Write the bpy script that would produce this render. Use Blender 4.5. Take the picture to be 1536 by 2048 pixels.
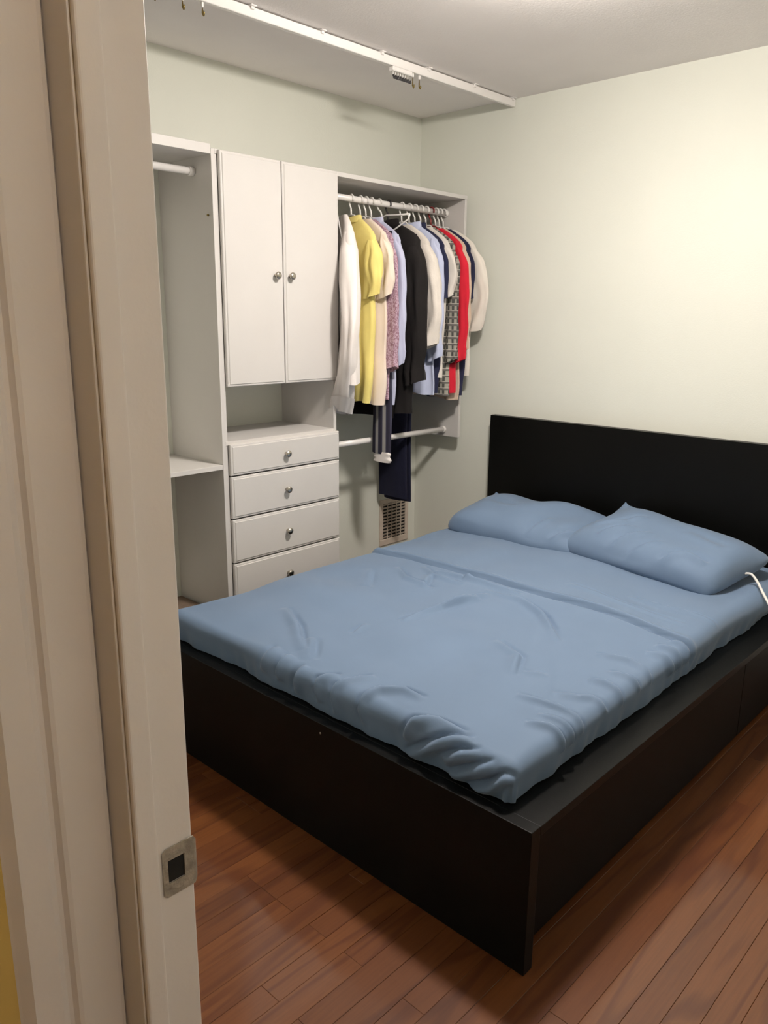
import bpy, bmesh, math, random
import numpy as np
from mathutils import Matrix, Vector

for o in list(bpy.data.objects):
    bpy.data.objects.remove(o, do_unlink=True)
scene = bpy.context.scene
COL = scene.collection
PI = math.pi

# ------------------------------------------------------------------ camera
CAM = Vector((3.0536, -3.5053, 1.4938))
YAW, PITCH, ROLL, FPX = math.radians(43.306), math.radians(-13.864), math.radians(0.535), 1582.1
fw = Vector((-math.sin(YAW) * math.cos(PITCH), math.cos(YAW) * math.cos(PITCH), math.sin(PITCH)))
r0 = Vector((math.cos(YAW), math.sin(YAW), 0))
u0 = r0.cross(fw)
rt = math.cos(ROLL) * r0 + math.sin(ROLL) * u0
up = -math.sin(ROLL) * r0 + math.cos(ROLL) * u0
cd = bpy.data.cameras.new('camera')
cam = bpy.data.objects.new('camera', cd)
COL.objects.link(cam)
cam.matrix_world = Matrix(((rt.x, up.x, -fw.x, CAM.x), (rt.y, up.y, -fw.y, CAM.y), (rt.z, up.z, -fw.z, CAM.z), (0, 0, 0, 1)))
cd.sensor_fit = 'VERTICAL'
cd.sensor_height = 36.0
cd.lens = FPX / 2048 * 36.0
cd.clip_start = 0.02
scene.camera = cam

# ------------------------------------------------------------------ world, exposure, lamps' strength
w = bpy.data.worlds.new('world')
scene.world = w
w.use_nodes = True
w.node_tree.nodes['Background'].inputs[0].default_value = (0.9, 0.85, 0.8, 1)
w.node_tree.nodes['Background'].inputs[1].default_value = 0.02
vs = scene.view_settings
vs.view_transform = 'Standard'
vs.look = 'None'
vs.gamma = 1.0
vs.use_curve_mapping = False
vs.exposure = 0.15
LAMP_COLOR = (1.0, 0.925, 0.845)
LAMP_POWER = 308.0         # emission strength of the bedroom ceiling shade
HALL_FILL_POWER = 52.0          # emission strength of the added, unseen hall lamp
LX, LY = 1.72, -1.36      # bedroom lamp position

# ------------------------------------------------------------------ helpers
def lin(r, g, b):
    f = lambda c: (c / 255 / 12.92) if c / 255 <= 0.04045 else ((c / 255 + 0.055) / 1.055) ** 2.4
    return (f(r), f(g), f(b), 1.0)

ORG = {}

def tag(o, label, cat, group=None, kind=None):
    o['label'] = label
    o['category'] = cat
    if group:
        o['group'] = group
    if kind:
        o['kind'] = kind
    return o

def thing(name, label, cat, loc=(0, 0, 0), rotz=0.0, group=None, kind=None):
    o = bpy.data.objects.new(name, None)
    COL.objects.link(o)
    o.empty_display_size = 0.05
    o.location = loc
    o.rotation_euler = (0, 0, rotz)
    ORG[o.name] = Vector(loc)
    return tag(o, label, cat, group, kind)

def mesh_obj(name, verts, faces, mat, parent=None, smooth=False, local=False):
    """verts are world coordinates unless local=True (then in the parent's own frame)."""
    off = Vector((0, 0, 0))
    if parent is not None and not local:
        off = ORG[parent.name]
    me = bpy.data.meshes.new(name)
    if isinstance(verts, np.ndarray):
        vv = (verts - np.array(off)).tolist()
    else:
        vv = [(v[0] - off[0], v[1] - off[1], v[2] - off[2]) for v in verts]
    me.from_pydata(vv, [], faces if not isinstance(faces, np.ndarray) else faces.tolist())
    me.update()
    if smooth:
        me.polygons.foreach_set('use_smooth', [True] * len(me.polygons))
    if mat is not None:
        me.materials.append(mat)
    o = bpy.data.objects.new(name, me)
    COL.objects.link(o)
    if parent is not None:
        o.parent = parent
    ORG[o.name] = off
    return o

def bm_obj(name, bm, mat, parent=None, smooth=False, local=False):
    off = Vector((0, 0, 0))
    if parent is not None and not local:
        off = ORG[parent.name]
        bmesh.ops.translate(bm, vec=-off, verts=bm.verts)
    bmesh.ops.recalc_face_normals(bm, faces=bm.faces)
    me = bpy.data.meshes.new(name)
    bm.to_mesh(me)
    bm.free()
    if smooth:
        me.polygons.foreach_set('use_smooth', [True] * len(me.polygons))
    me.materials.append(mat)
    o = bpy.data.objects.new(name, me)
    COL.objects.link(o)
    if parent is not None:
        o.parent = parent
    ORG[o.name] = off
    return o

def add_box(bm, lo, hi, bevel=0.0, seg=1):
    t = bmesh.new()
    vs_ = [t.verts.new((x, y, z)) for x in (lo[0], hi[0]) for y in (lo[1], hi[1]) for z in (lo[2], hi[2])]
    for f in ((0, 1, 3, 2), (4, 6, 7, 5), (0, 4, 5, 1), (2, 3, 7, 6), (0, 2, 6, 4), (1, 5, 7, 3)):
        t.faces.new([vs_[i] for i in f])
    if bevel > 0:
        bmesh.ops.bevel(t, geom=list(t.edges), offset=bevel, segments=seg, affect='EDGES', profile=0.6)
    me = bpy.data.meshes.new('t')
    t.to_mesh(me)
    t.free()
    bm.from_mesh(me)
    bpy.data.meshes.remove(me)

def box(name, lo, hi, mat, parent=None, bevel=0.0, seg=1, local=False):
    bm = bmesh.new()
    add_box(bm, lo, hi, bevel, seg)
    return bm_obj(name, bm, mat, parent, local=local)

def tube_geo(pts, r, n=8, cap=True, flat=1.0):
    P = [Vector(p) for p in pts]
    V, F = [], []
    prev = None
    for i, p in enumerate(P):
        t = (P[min(i + 1, len(P) - 1)] - P[max(i - 1, 0)]).normalized()
        if prev is None:
            a = Vector((0, 0, 1)) if abs(t.z) < 0.9 else Vector((1, 0, 0))
            nrm = t.cross(a).normalized()
        else:
            nrm = (prev - t * prev.dot(t)).normalized()
        prev = nrm
        b = t.cross(nrm)
        rr = r[i] if isinstance(r, (list, tuple)) else r
        for k in range(n):
            a = 2 * PI * k / n
            V.append(tuple(p + nrm * math.cos(a) * rr + b * math.sin(a) * rr * flat))
    for i in range(len(P) - 1):
        for k in range(n):
            F.append((i * n + k, i * n + (k + 1) % n, (i + 1) * n + (k + 1) % n, (i + 1) * n + k))
    if cap:
        F.append(tuple(range(n - 1, -1, -1)))
        F.append(tuple(range((len(P) - 1) * n, len(P) * n)))
    return V, F

def tube(name, pts, r, mat, parent=None, n=10, local=False, flat=1.0):
    V, F = tube_geo(pts, r, n, True, flat)
    return mesh_obj(name, V, F, mat, parent, smooth=True, local=local)

def lathe(name, prof, origin, axis, mat, parent=None, n=24):
    """prof: list of (radius, height along axis)."""
    ax = Vector(axis).normalized()
    a = Vector((0, 0, 1)) if abs(ax.z) < 0.9 else Vector((1, 0, 0))
    e1 = ax.cross(a).normalized()
    e2 = ax.cross(e1)
    V, F = [], []
    for (rr, h) in prof:
        for k in range(n):
            t = 2 * PI * k / n
            V.append(tuple(Vector(origin) + ax * h + (e1 * math.cos(t) + e2 * math.sin(t)) * rr))
    for i in range(len(prof) - 1):
        for k in range(n):
            F.append((i * n + k, i * n + (k + 1) % n, (i + 1) * n + (k + 1) % n, (i + 1) * n + k))
    F.append(tuple(range(n - 1, -1, -1)))
    F.append(tuple(range((len(prof) - 1) * n, len(prof) * n)))
    return mesh_obj(name, V, F, mat, parent, smooth=True)

def copy_tree(o, parent=None):
    c = o.copy()
    COL.objects.link(c)
    if parent is not None:
        c.parent = parent
    for ch in list(o.children):
        copy_tree(ch, c)
    return c

# ------------------------------------------------------------------ materials
def nodes(name):
    m = bpy.data.materials.new(name)
    m.use_nodes = True
    nt = m.node_tree
    return m, nt, nt.nodes['Principled BSDF']

def N(nt, typ, **kw):
    n = nt.nodes.new(typ)
    for k, v in kw.items():
        if hasattr(n, k):
            setattr(n, k, v)
    return n

def basic(name, col, rough=0.5, var=0.06, nscale=8.0, bump=0.0, bscale=120.0, metal=0.0, spec=0.5, sheen=0.0):
    m, nt, b = nodes(name)
    tc = N(nt, 'ShaderNodeTexCoord')
    nz = N(nt, 'ShaderNodeTexNoise')
    nz.inputs['Scale'].default_value = nscale
    nz.inputs['Detail'].default_value = 4
    nt.links.new(tc.outputs['Object'], nz.inputs['Vector'])
    rp = N(nt, 'ShaderNodeValToRGB')
    c = np.array(col[:3])
    rp.color_ramp.elements[0].position = 0.3
    rp.color_ramp.elements[1].position = 0.7
    rp.color_ramp.elements[0].color = (*(c * (1 - var)), 1)
    rp.color_ramp.elements[1].color = (*np.clip(c * (1 + var), 0, 1), 1)
    nt.links.new(nz.outputs['Fac'], rp.inputs['Fac'])
    nt.links.new(rp.outputs['Color'], b.inputs['Base Color'])
    b.inputs['Roughness'].default_value = rough
    b.inputs['Metallic'].default_value = metal
    b.inputs['Specular IOR Level'].default_value = spec
    if sheen:
        b.inputs['Sheen Weight'].default_value = sheen
        b.inputs['Sheen Roughness'].default_value = 0.4
    if bump:
        n2 = N(nt, 'ShaderNodeTexNoise')
        n2.inputs['Scale'].default_value = bscale
        n2.inputs['Detail'].default_value = 3
        nt.links.new(tc.outputs['Object'], n2.inputs['Vector'])
        bp = N(nt, 'ShaderNodeBump')
        bp.inputs['Strength'].default_value = bump
        bp.inputs['Distance'].default_value = 0.004
        nt.links.new(n2.outputs['Fac'], bp.inputs['Height'])
        nt.links.new(bp.outputs['Normal'], b.inputs['Normal'])
    return m

M = {}
M['wall'] = basic('sage_wall_paint', (0.73, 0.74, 0.67), 0.75, 0.015, 3, 0.12, 160, spec=0.25)
M['ceiling'] = basic('ceiling_paint', (0.87, 0.83, 0.81), 0.85, 0.02, 3, 0.2, 140, spec=0.2)
M['white'] = basic('white_melamine', (0.625, 0.60, 0.58), 0.42, 0.015, 5, 0.04, 220)
M['gloss_white'] = basic('white_rod_enamel', (0.82, 0.79, 0.77), 0.25, 0.01, 5)
M['trim'] = basic('trim_enamel', (0.69, 0.65, 0.625), 0.45, 0.03, 6, 0.08, 90)
M['yellow'] = basic('hall_wall_paint', (0.52, 0.36, 0.10), 0.7, 0.03, 4, 0.1, 120)
M['hall_floor'] = basic('hall_floor_wood', (0.16, 0.06, 0.03), 0.4, 0.2, 5)
M['nickel'] = basic('satin_nickel', (0.50, 0.46, 0.40), 0.28, 0.05, 40, metal=1.0)
M['plate'] = basic('worn_strike_metal', (0.45, 0.41, 0.35), 0.5, 0.25, 90, 0.3, 200, metal=0.75)
M['brass'] = basic('aged_brass', (0.26, 0.19, 0.06), 0.4, 0.2, 80, metal=0.8)
M['hole'] = basic('painted_recess_shade', (0.008, 0.007, 0.006), 0.9, 0.1, 30)  # near-black colour stands in for the shade inside openings
M['plastic'] = basic('white_hanger_plastic', (0.80, 0.775, 0.75), 0.35, 0.02, 10)
M['dark_plastic'] = basic('dark_hanger_plastic', (0.03, 0.028, 0.03), 0.4, 0.1, 10)
M['red_plastic'] = basic('maroon_hanger_plastic', (0.22, 0.03, 0.03), 0.35, 0.1, 10)
M['vent'] = basic('register_enamel', (0.60, 0.51, 0.43), 0.45, 0.06, 30)
M['cable'] = basic('white_cable', (0.80, 0.76, 0.72), 0.35, 0.03, 40)
M['paper'] = basic('white_paper', (0.82, 0.79, 0.76), 0.7, 0.03, 20)
M['card'] = basic('cardboard', (0.20, 0.14, 0.10), 0.8, 0.15, 25, 0.1, 100)
M['mattress'] = basic('mattress_ticking', (0.55, 0.55, 0.55), 0.9, 0.05, 30)

def black_wood(name, col, rough):
    m, nt, b = nodes(name)
    tc = N(nt, 'ShaderNodeTexCoord')
    mp = N(nt, 'ShaderNodeMapping')
    mp.inputs['Scale'].default_value = (3, 40, 40)
    nt.links.new(tc.outputs['Object'], mp.inputs['Vector'])
    nz = N(nt, 'ShaderNodeTexNoise')
    nz.inputs['Scale'].default_value = 6
    nz.inputs['Detail'].default_value = 6
    nt.links.new(mp.outputs['Vector'], nz.inputs['Vector'])
    rp = N(nt, 'ShaderNodeValToRGB')
    c = np.array(col)
    rp.color_ramp.elements[0].color = (*(c * 0.75), 1)
    rp.color_ramp.elements[1].color = (*(c * 1.3), 1)
    nt.links.new(nz.outputs['Fac'], rp.inputs['Fac'])
    nt.links.new(rp.outputs['Color'], b.inputs['Base Color'])
    b.inputs['Roughness'].default_value = rough
    b.inputs['Specular IOR Level'].default_value = 0.17
    bp = N(nt, 'ShaderNodeBump')
    bp.inputs['Strength'].default_value = 0.08
    bp.inputs['Distance'].default_value = 0.002
    nt.links.new(nz.outputs['Fac'], bp.inputs['Height'])
    nt.links.new(bp.outputs['Normal'], b.inputs['Normal'])
    return m

M['black'] = black_wood('black_brown_veneer', (0.0026, 0.0025, 0.0022), 0.38)
M['drawer_black'] = black_wood('black_brown_drawer_veneer', (0.0045, 0.0028, 0.0024), 0.5)

def plank_mat():
    m, nt, b = nodes('red_oak_planks')
    tc = N(nt, 'ShaderNodeTexCoord')
    oi = N(nt, 'ShaderNodeObjectInfo')
    sc = N(nt, 'ShaderNodeVectorMath', operation='SCALE')
    sc.inputs[0].default_value = (3.1, 17.3, 5.7)
    nt.links.new(oi.outputs['Random'], sc.inputs['Scale'])
    ad = N(nt, 'ShaderNodeVectorMath', operation='ADD')
    nt.links.new(tc.outputs['Object'], ad.inputs[0])
    nt.links.new(sc.outputs['Vector'], ad.inputs[1])
    mp = N(nt, 'ShaderNodeMapping')
    mp.inputs['Scale'].default_value = (9, 0.9, 1)
    nt.links.new(ad.outputs['Vector'], mp.inputs['Vector'])
    n1 = N(nt, 'ShaderNodeTexNoise')
    n1.inputs['Scale'].default_value = 1.0
    n1.inputs['Detail'].default_value = 2
    n1.inputs['Distortion'].default_value = 0.4
    nt.links.new(mp.outputs['Vector'], n1.inputs['Vector'])
    mu = N(nt, 'ShaderNodeMath', operation='MULTIPLY')
    mu.inputs[1].default_value = 26.0
    nt.links.new(n1.outputs['Fac'], mu.inputs[0])
    sn = N(nt, 'ShaderNodeMath', operation='SINE')
    nt.links.new(mu.outputs[0], sn.inputs[0])
    pw = N(nt, 'ShaderNodeMapRange')
    pw.inputs['From Min'].default_value = 0.1
    pw.inputs['From Max'].default_value = 1.0
    nt.links.new(sn.outputs[0], pw.inputs['Value'])
    # fine pores
    mp2 = N(nt, 'ShaderNodeMapping')
    mp2.inputs['Scale'].default_value = (170, 7, 1)
    nt.links.new(ad.outputs['Vector'], mp2.inputs['Vector'])
    n2 = N(nt, 'ShaderNodeTexNoise')
    n2.inputs['Scale'].default_value = 1.0
    n2.inputs['Detail'].default_value = 3
    nt.links.new(mp2.outputs['Vector'], n2.inputs['Vector'])
    rp = N(nt, 'ShaderNodeValToRGB')
    rp.color_ramp.elements[0].color = (0.112, 0.033, 0.0060, 1)
    rp.color_ramp.elements[1].color = (0.158, 0.051, 0.0108, 1)
    e = rp.color_ramp.elements.new(0.5)
    e.color = (0.133, 0.040, 0.0080, 1)
    nt.links.new(oi.outputs['Random'], rp.inputs['Fac'])
    mx = N(nt, 'ShaderNodeMixRGB', blend_type='MULTIPLY')
    mx.inputs['Color2'].default_value = (0.70, 0.60, 0.52, 1)
    nt.links.new(rp.outputs['Color'], mx.inputs['Color1'])
    nt.links.new(pw.outputs['Result'], mx.inputs['Fac'])
    r2 = N(nt, 'ShaderNodeValToRGB')
    r2.color_ramp.elements[0].position = 0.35
    r2.color_ramp.elements[1].position = 0.6
    r2.color_ramp.elements[0].color = (0.86, 0.84, 0.82, 1)
    r2.color_ramp.elements[1].color = (1, 1, 1, 1)
    nt.links.new(n2.outputs['Fac'], r2.inputs['Fac'])
    m2 = N(nt, 'ShaderNodeMixRGB', blend_type='MULTIPLY')
    m2.inputs['Fac'].default_value = 0.8
    nt.links.new(mx.outputs['Color'], m2.inputs['Color1'])
    nt.links.new(r2.outputs['Color'], m2.inputs['Color2'])
    nt.links.new(m2.outputs['Color'], b.inputs['Base Color'])
    b.inputs['Roughness'].default_value = 0.5
    b.inputs['Specular IOR Level'].default_value = 0.3
    b.inputs['Coat Weight'].default_value = 0.6
    b.inputs['Coat Roughness'].default_value = 0.09
    bp = N(nt, 'ShaderNodeBump')
    bp.inputs['Strength'].default_value = 0.12
    bp.inputs['Distance'].default_value = 0.001
    nt.links.new(n2.outputs['Fac'], bp.inputs['Height'])
    nt.links.new(bp.outputs['Normal'], b.inputs['Normal'])
    return m

M['plank'] = plank_mat()
M['subfloor'] = basic('floor_gap_shadow', (0.02, 0.009, 0.005), 0.8)

def cloth(name, col, var=0.05, rough=0.85, sheen=0.15, weave=700.0, nscale=14.0, bump=0.15):
    return basic(name, col, rough, var, nscale, bump, weave, spec=0.2, sheen=sheen)

M['sheet'] = cloth('blue_cotton_sheet', (0.142, 0.207, 0.312), 0.03, 0.62, 0.2, 600, 5, 0.06)
M['pillowcase'] = cloth('blue_cotton_pillowcase', (0.142, 0.207, 0.312), 0.03, 0.66, 0.2, 600, 6, 0.06)

def patterned(name, kind, cols, scale):
    m, nt, b = nodes(name)
    tc = N(nt, 'ShaderNodeTexCoord')
    sx = N(nt, 'ShaderNodeSeparateXYZ')
    nt.links.new(tc.outputs['Object'], sx.inputs['Vector'])
    def band(sock, freq, thr):
        a = N(nt, 'ShaderNodeMath', operation='MULTIPLY')
        a.inputs[1].default_value = freq
        nt.links.new(sock, a.inputs[0])
        f = N(nt, 'ShaderNodeMath', operation='FRACT')
        nt.links.new(a.outputs[0], f.inputs[0])
        g = N(nt, 'ShaderNodeMath', operation='GREATER_THAN')
        g.inputs[1].default_value = thr
        nt.links.new(f.outputs[0], g.inputs[0])
        return g.outputs[0]
    def mix(fac, c1, c2):
        x = N(nt, 'ShaderNodeMixRGB')
        nt.links.new(fac, x.inputs['Fac'])
        for s, c in ((x.inputs['Color1'], c1), (x.inputs['Color2'], c2)):
            if isinstance(c, tuple):
                s.default_value = (*c[:3], 1)
            else:
                nt.links.new(c, s)
        return x.outputs['Color']
    if kind == 'plaid':
        c = mix(band(sx.outputs['X'], scale, 0.55), cols[0], cols[1])
        d = mix(band(sx.outputs['Z'], scale * 0.8, 0.6), c, cols[2])
        out = mix(band(sx.outputs['Z'], scale * 0.8, 0.9), d, cols[3])
    elif kind == 'stripe':
        c = mix(band(sx.outputs['X'], scale, 0.5), cols[0], cols[1])
        out = mix(band(sx.outputs['X'], scale * 2, 0.82), c, cols[2])
    else:
        v = N(nt, 'ShaderNodeTexNoise')
        v.inputs['Scale'].default_value = scale
        v.inputs['Detail'].default_value = 2
        v.inputs['Distortion'].default_value = 2.5
        nt.links.new(tc.outputs['Object'], v.inputs['Vector'])
        g = N(nt, 'ShaderNodeMath', operation='GREATER_THAN')
        g.inputs[1].default_value = 0.5
        nt.links.new(v.outputs['Fac'], g.inputs[0])
        out = mix(g.outputs[0], cols[0], cols[1])
    nt.links.new(out, b.inputs['Base Color'])
    b.inputs['Roughness'].default_value = 0.85
    b.inputs['Specular IOR Level'].default_value = 0.2
    return m

def emitter(name, strength):
    m, nt, b = nodes(name)
    b.inputs['Base Color'].default_value = (0.9, 0.88, 0.84, 1)
    b.inputs['Emission Color'].default_value = (*LAMP_COLOR, 1)
    b.inputs['Emission Strength'].default_value = strength
    return m

M['shade'] = emitter('lit_glass_shade', LAMP_POWER)
M['hall_fill_shade'] = emitter('added_hall_fill_glow', HALL_FILL_POWER)  # glow of the hall lamp added as fill

# ------------------------------------------------------------------ the setting
CZ = 2.532                 # ceiling height
RX = 3.45                  # right wall
DY = -3.113                # room side of the door wall
JX, OX = 2.41, 3.20        # door opening from the left jamb to the right jamb
WT = 0.067                 # door wall thickness at the jamb
HX = 2.370                 # left hall wall plane
HB = -5.2                  # far end of the hall

def struct(o, label, cat):
    return tag(o, label, cat, kind='structure')

struct(box('wall_left', (-0.1, DY - 0.09, 0), (0, 0.1, CZ), M['wall']), 'pale sage painted wall behind the white closet units', 'wall')
struct(box('wall_back', (0, 0, 0), (RX, 0.1, CZ), M['wall']), 'pale sage painted wall behind the black headboard', 'wall')
struct(box('wall_right', (RX, DY - 0.09, 0), (RX + 0.1, 0.1, CZ), M['wall']), 'pale sage wall on the side opposite the closet', 'wall')
bm = bmesh.new()
add_box(bm, (0, DY - WT + 0.004, 0), (JX - 0.02, DY, CZ))
add_box(bm, (OX + 0.02, DY - WT + 0.004, 0), (RX, DY, CZ))
add_box(bm, (JX - 0.02, DY - WT + 0.004, 2.06), (OX + 0.02, DY, CZ))
struct(bm_obj('wall_front', bm, M['wall']), 'pale sage wall with the doorway opening beside the camera', 'wall')
struct(box('ceiling', (-0.1, HB - 0.1, CZ), (4.0, 0.1, CZ + 0.08), M['ceiling']), 'plain off-white ceiling over bed and closet', 'ceiling')

fl = thing('floor', 'reddish brown narrow hardwood plank floor under the bed', 'floor', (0, 0, 0), kind='structure')
box('subfloor', (0, DY - 0.09, -0.05), (RX, 0, -0.014), M['subfloor'], fl)
random.seed(5)
PW = 0.0642
cache = {}
def plank_mesh(wd, ln):
    key = (round(wd, 3), round(ln, 2))
    if key not in cache:
        t = bmesh.new()
        a, l = key[0] / 2 - 0.0002, key[1] / 2 - 0.0003
        c = 0.0007
        lo = [(-a, -l), (a, -l), (a, l), (-a, l)]
        hi = [(-a + c, -l + c), (a - c, -l + c), (a - c, l - c), (-a + c, l - c)]
        V = [t.verts.new((x, y, -0.014)) for x, y in lo] + [t.verts.new((x, y, -c)) for x, y in lo] + [t.verts.new((x, y, 0)) for x, y in hi]
        for q in (0, 4):
            for k in range(4):
                t.faces.new((V[q + k], V[q + (k + 1) % 4], V[q + 4 + (k + 1) % 4], V[q + 4 + k]))
        t.faces.new(V[8:12])
        me = bpy.data.meshes.new('floor_plank')
        t.to_mesh(me)
        t.free()
        me.materials.append(M['plank'])
        cache[key] = me
    return cache[key]
x = 2.403 - PW * 37
while x < RX - 0.001:
    xa, xb = max(x, 0.0), min(x + PW, RX)
    if xb - xa > 0.01:
        y = DY - 0.085
        ln = random.choice((0.4, 0.6, 0.8, 1.0))
        while y < -0.005:
            e = min(y + ln, 0.0)
            if 0 - e < 0.2:
                e = 0.0
            o = bpy.data.objects.new('floor_plank', plank_mesh(xb - xa, e - y))
            COL.objects.link(o)
            o.parent = fl
            o.location = ((xa + xb) / 2, (y + e) / 2, random.uniform(-0.0004, 0.0004))
            y = e
            ln = random.choice((0.9, 1.1, 1.3, 1.5, 1.8))
    x += PW

struct(box('baseboard_left', (0, -0.99, 0), (0.013, 0, 0.135), M['white'], bevel=0.003), 'white baseboard under the wall register in the closet', 'baseboard')
struct(box('baseboard_back', (0.013, -0.013, 0), (RX, 0, 0.135), M['white'], bevel=0.003), 'white baseboard along the wall behind the headboard', 'baseboard')

# hall on the camera's side of the door
struct(box('trim_4', (HX - 0.2, HB, -0.05), (4.0, DY - 0.09, -0.002), M['hall_floor']), 'dark wooden hall floor outside the bedroom door', 'floor')
struct(box('wall_hall_left', (HX - 0.12, HB, 0), (HX - 0.012, DY - WT, CZ), M['yellow']), 'golden yellow hall wall at the very edge beside the door trim', 'wall')
struct(box('wall_hall_right', (3.9, HB, 0), (4.0, DY - 0.09, CZ), M['yellow']), 'golden yellow hall wall facing the bedroom door trim', 'wall')
struct(box('wall_hall_end', (HX - 0.12, HB - 0.1, 0), (4.0, HB, CZ), M['yellow']), 'golden yellow hall wall behind the camera', 'wall')

# left jamb of the bedroom door
tj = thing('trim_1', 'cream painted door jamb with a metal strike plate', 'door frame', (JX, DY, 0), kind='structure')
box('jamb', (JX - 0.019, DY - WT, 0), (JX, DY, 2.06), M['trim'], tj, bevel=0.0025, seg=3)
box('door_stop', (JX, DY - 0.0665, 0), (JX + 0.008, DY - 0.043, 2.05), M['trim'], tj, bevel=0.004, seg=4)
box('right_jamb', (OX, DY - WT, 0), (OX + 0.019, DY, 2.06), M['trim'], tj, bevel=0.0025, seg=3)
box('head_jamb', (JX, DY - WT, 2.05), (OX, DY, 2.06), M['trim'], tj)
# strike plate with latch hole and two screws
PZ, PY = 0.934, DY - 0.0185
bm = bmesh.new()
hw, hh, ch = 0.0185, 0.0285, 0.004
yh, zh = (-0.0125, 0.007), (-0.013, 0.014)
outer = [(-hw + ch, -hh), (hw, -hh), (hw, hh), (-hw + ch, hh), (-hw, hh - ch), (-hw, -hh + ch)]
XP = JX + 0.0012
def pv(y, z, x=XP):
    return bm.verts.new((x, PY + y, PZ + z))
O = [pv(*p) for p in outer]
H = [pv(yh[0], zh[0]), pv(yh[1], zh[0]), pv(yh[1], zh[1]), pv(yh[0], zh[1])]
for f in ((O[0], O[1], H[1], H[0]), (O[1], O[2], H[2], H[1]), (O[2], O[3], H[3], H[2]), (O[3], O[4], O[5], O[0], H[0], H[3])):
    bm.faces.new(f)
# curved lip wrapping the room-side edge
prev = (O[1], O[2])
for a in (25, 55, 90):
    a = math.radians(a)
    yy, xx = hw + 0.004 * math.sin(a), XP - 0.004 * (1 - math.cos(a))
    s = 0.72 + 0.28 * (1 - math.sin(a))
    cur = (pv(yy, -hh * s, xx), pv(yy, hh * s, xx))
    bm.faces.new((prev[0], cur[0], cur[1], prev[1]))
    prev = cur
sp = bm_obj('strike_plate', bm, M['plate'], tj)
sp.modifiers.new('thickness', 'SOLIDIFY').thickness = -0.0011
sp['label'] = 'worn metal strike plate'
box('latch_hole_shade', (JX - 0.0005, PY + yh[0], PZ + zh[0]), (JX + 0.0004, PY + yh[1], PZ + zh[1]), M['hole'], sp)  # thin dark inlay, the hole's shade put into its colour
for s in (-1, 1):
    lathe('screw', [(0.0035, 0.0), (0.0033, 0.0006), (0.001, 0.0008)], (XP, PY - 0.002, PZ + s * 0.0205 + 0.0005), (1, 0, 0), M['brass'], sp, n=14)

# casing on the hall side of the bedroom door and the neighbouring door's casing on the left hall wall
tc_ = thing('trim_2', 'narrow cream casing strip around the bedroom door on the hall side', 'door frame', (JX, DY - WT, 0), kind='structure')
box('casing', (HX - 0.012, DY - WT - 0.001, 0), (JX - 0.0005, DY - WT + 0.003, 2.1), M['trim'], tc_, bevel=0.002, seg=2)
tw = thing('trim_3', 'wide cream door casing with a groove on the left hall wall', 'door frame', (HX, DY - WT - 0.08, 0), kind='structure')
Y0 = DY - WT - 0.001
prof = [(Y0, -0.003), (Y0 - 0.001, 0.002), (Y0 - 0.003, 0.0048), (Y0 - 0.007, 0.006), (Y0 - 0.047, 0.006), (Y0 - 0.051, 0.0045), (Y0 - 0.0545, -0.001), (Y0 - 0.0585, -0.0022), (Y0 - 0.0615, 0.000), (Y0 - 0.0655, 0.0022), (Y0 - 0.092, 0.001), (Y0 - 0.096, -0.003), (Y0 - 0.101, -0.008), (Y0 - 0.105, -0.0115)]
V, F = [], []
for z in (0.0, 2.15):
    for (y, dx) in prof:
        V.append((HX + dx - 0.002, y, z))
n = len(prof)
for i in range(n - 1):
    F.append((i, i + 1, n + i + 1, n + i))
V += [(HX - 0.0135, Y0, 0), (HX - 0.0135, Y0 - 0.105, 0), (HX - 0.0135, Y0 - 0.105, 2.15), (HX - 0.0135, Y0, 2.15)]
F.append(tuple(range(n, 2 * n)) + (2 * n + 2, 2 * n + 3))
mesh_obj('casing', V, F, M['trim'], tw, smooth=False)

# ------------------------------------------------------------------ bedroom ceiling lamp out of the frame, and a hall lamp added as fill
def ceiling_lamp(loc, r, h, mat, label):
    t = thing('ceiling_lamp', label, 'lamp', loc)
    lathe('base', [(0.062, 0), (0.064, -0.010), (0.040, -0.016), (0.014, -0.018), (0.014, -0.029)], loc, (0, 0, 1), M['gloss_white'], t, 40)
    pr = [(0.016, -0.030), (r * 0.80, -0.030), (r * 0.97, -0.034), (r, -0.042)]
    for k in range(1, 10):
        a = k / 9 * PI / 2
        pr.append((r * math.cos(a) + 0.0005, -0.042 - h * math.sin(a)))
    lathe('shade', pr, loc, (0, 0, 1), mat, t, 40)
    return t
ceiling_lamp((LX, LY, CZ), 0.115, 0.048, M['shade'], 'round lit flush ceiling lamp above the bed')
ceiling_lamp((3.70, -3.38, CZ), 0.12, 0.06, M['hall_fill_shade'], 'added unseen round ceiling lamp in the hall, lighting the door trim')  # unseen lamp added to brighten the jamb and casing

# ------------------------------------------------------------------ closet tower
D = 0.373
T0, T1, TZ = -1.628, -0.990, 2.103
tow = thing('closet_tower', 'tall white closet tower with two doors above four drawers', 'cabinet', (D / 2, (T0 + T1) / 2, 0))
box('side_panel', (0, T0, 0), (D, T0 + 0.017, TZ), M['white'], tow, bevel=0.0008)
box('side_panel', (0, T1 - 0.017, 0), (D, T1, TZ), M['white'], tow, bevel=0.0008)
box('filler_strip', (0, T0 + 0.0172, 0), (D - 0.003, T0 + 0.0272, TZ - 0.0175), M['white'], tow)
box('top_panel', (0, T0 + 0.017, TZ - 0.017), (D, T1 - 0.017, TZ), M['white'], tow)
box('shelf', (0, T0 + 0.017, 1.215), (D - 0.004, T1 - 0.017, 1.232), M['white'], tow)
box('shelf', (0, T0 + 0.017, 0.972), (D, T1 - 0.017, 0.989), M['white'], tow, bevel=0.001)
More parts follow.
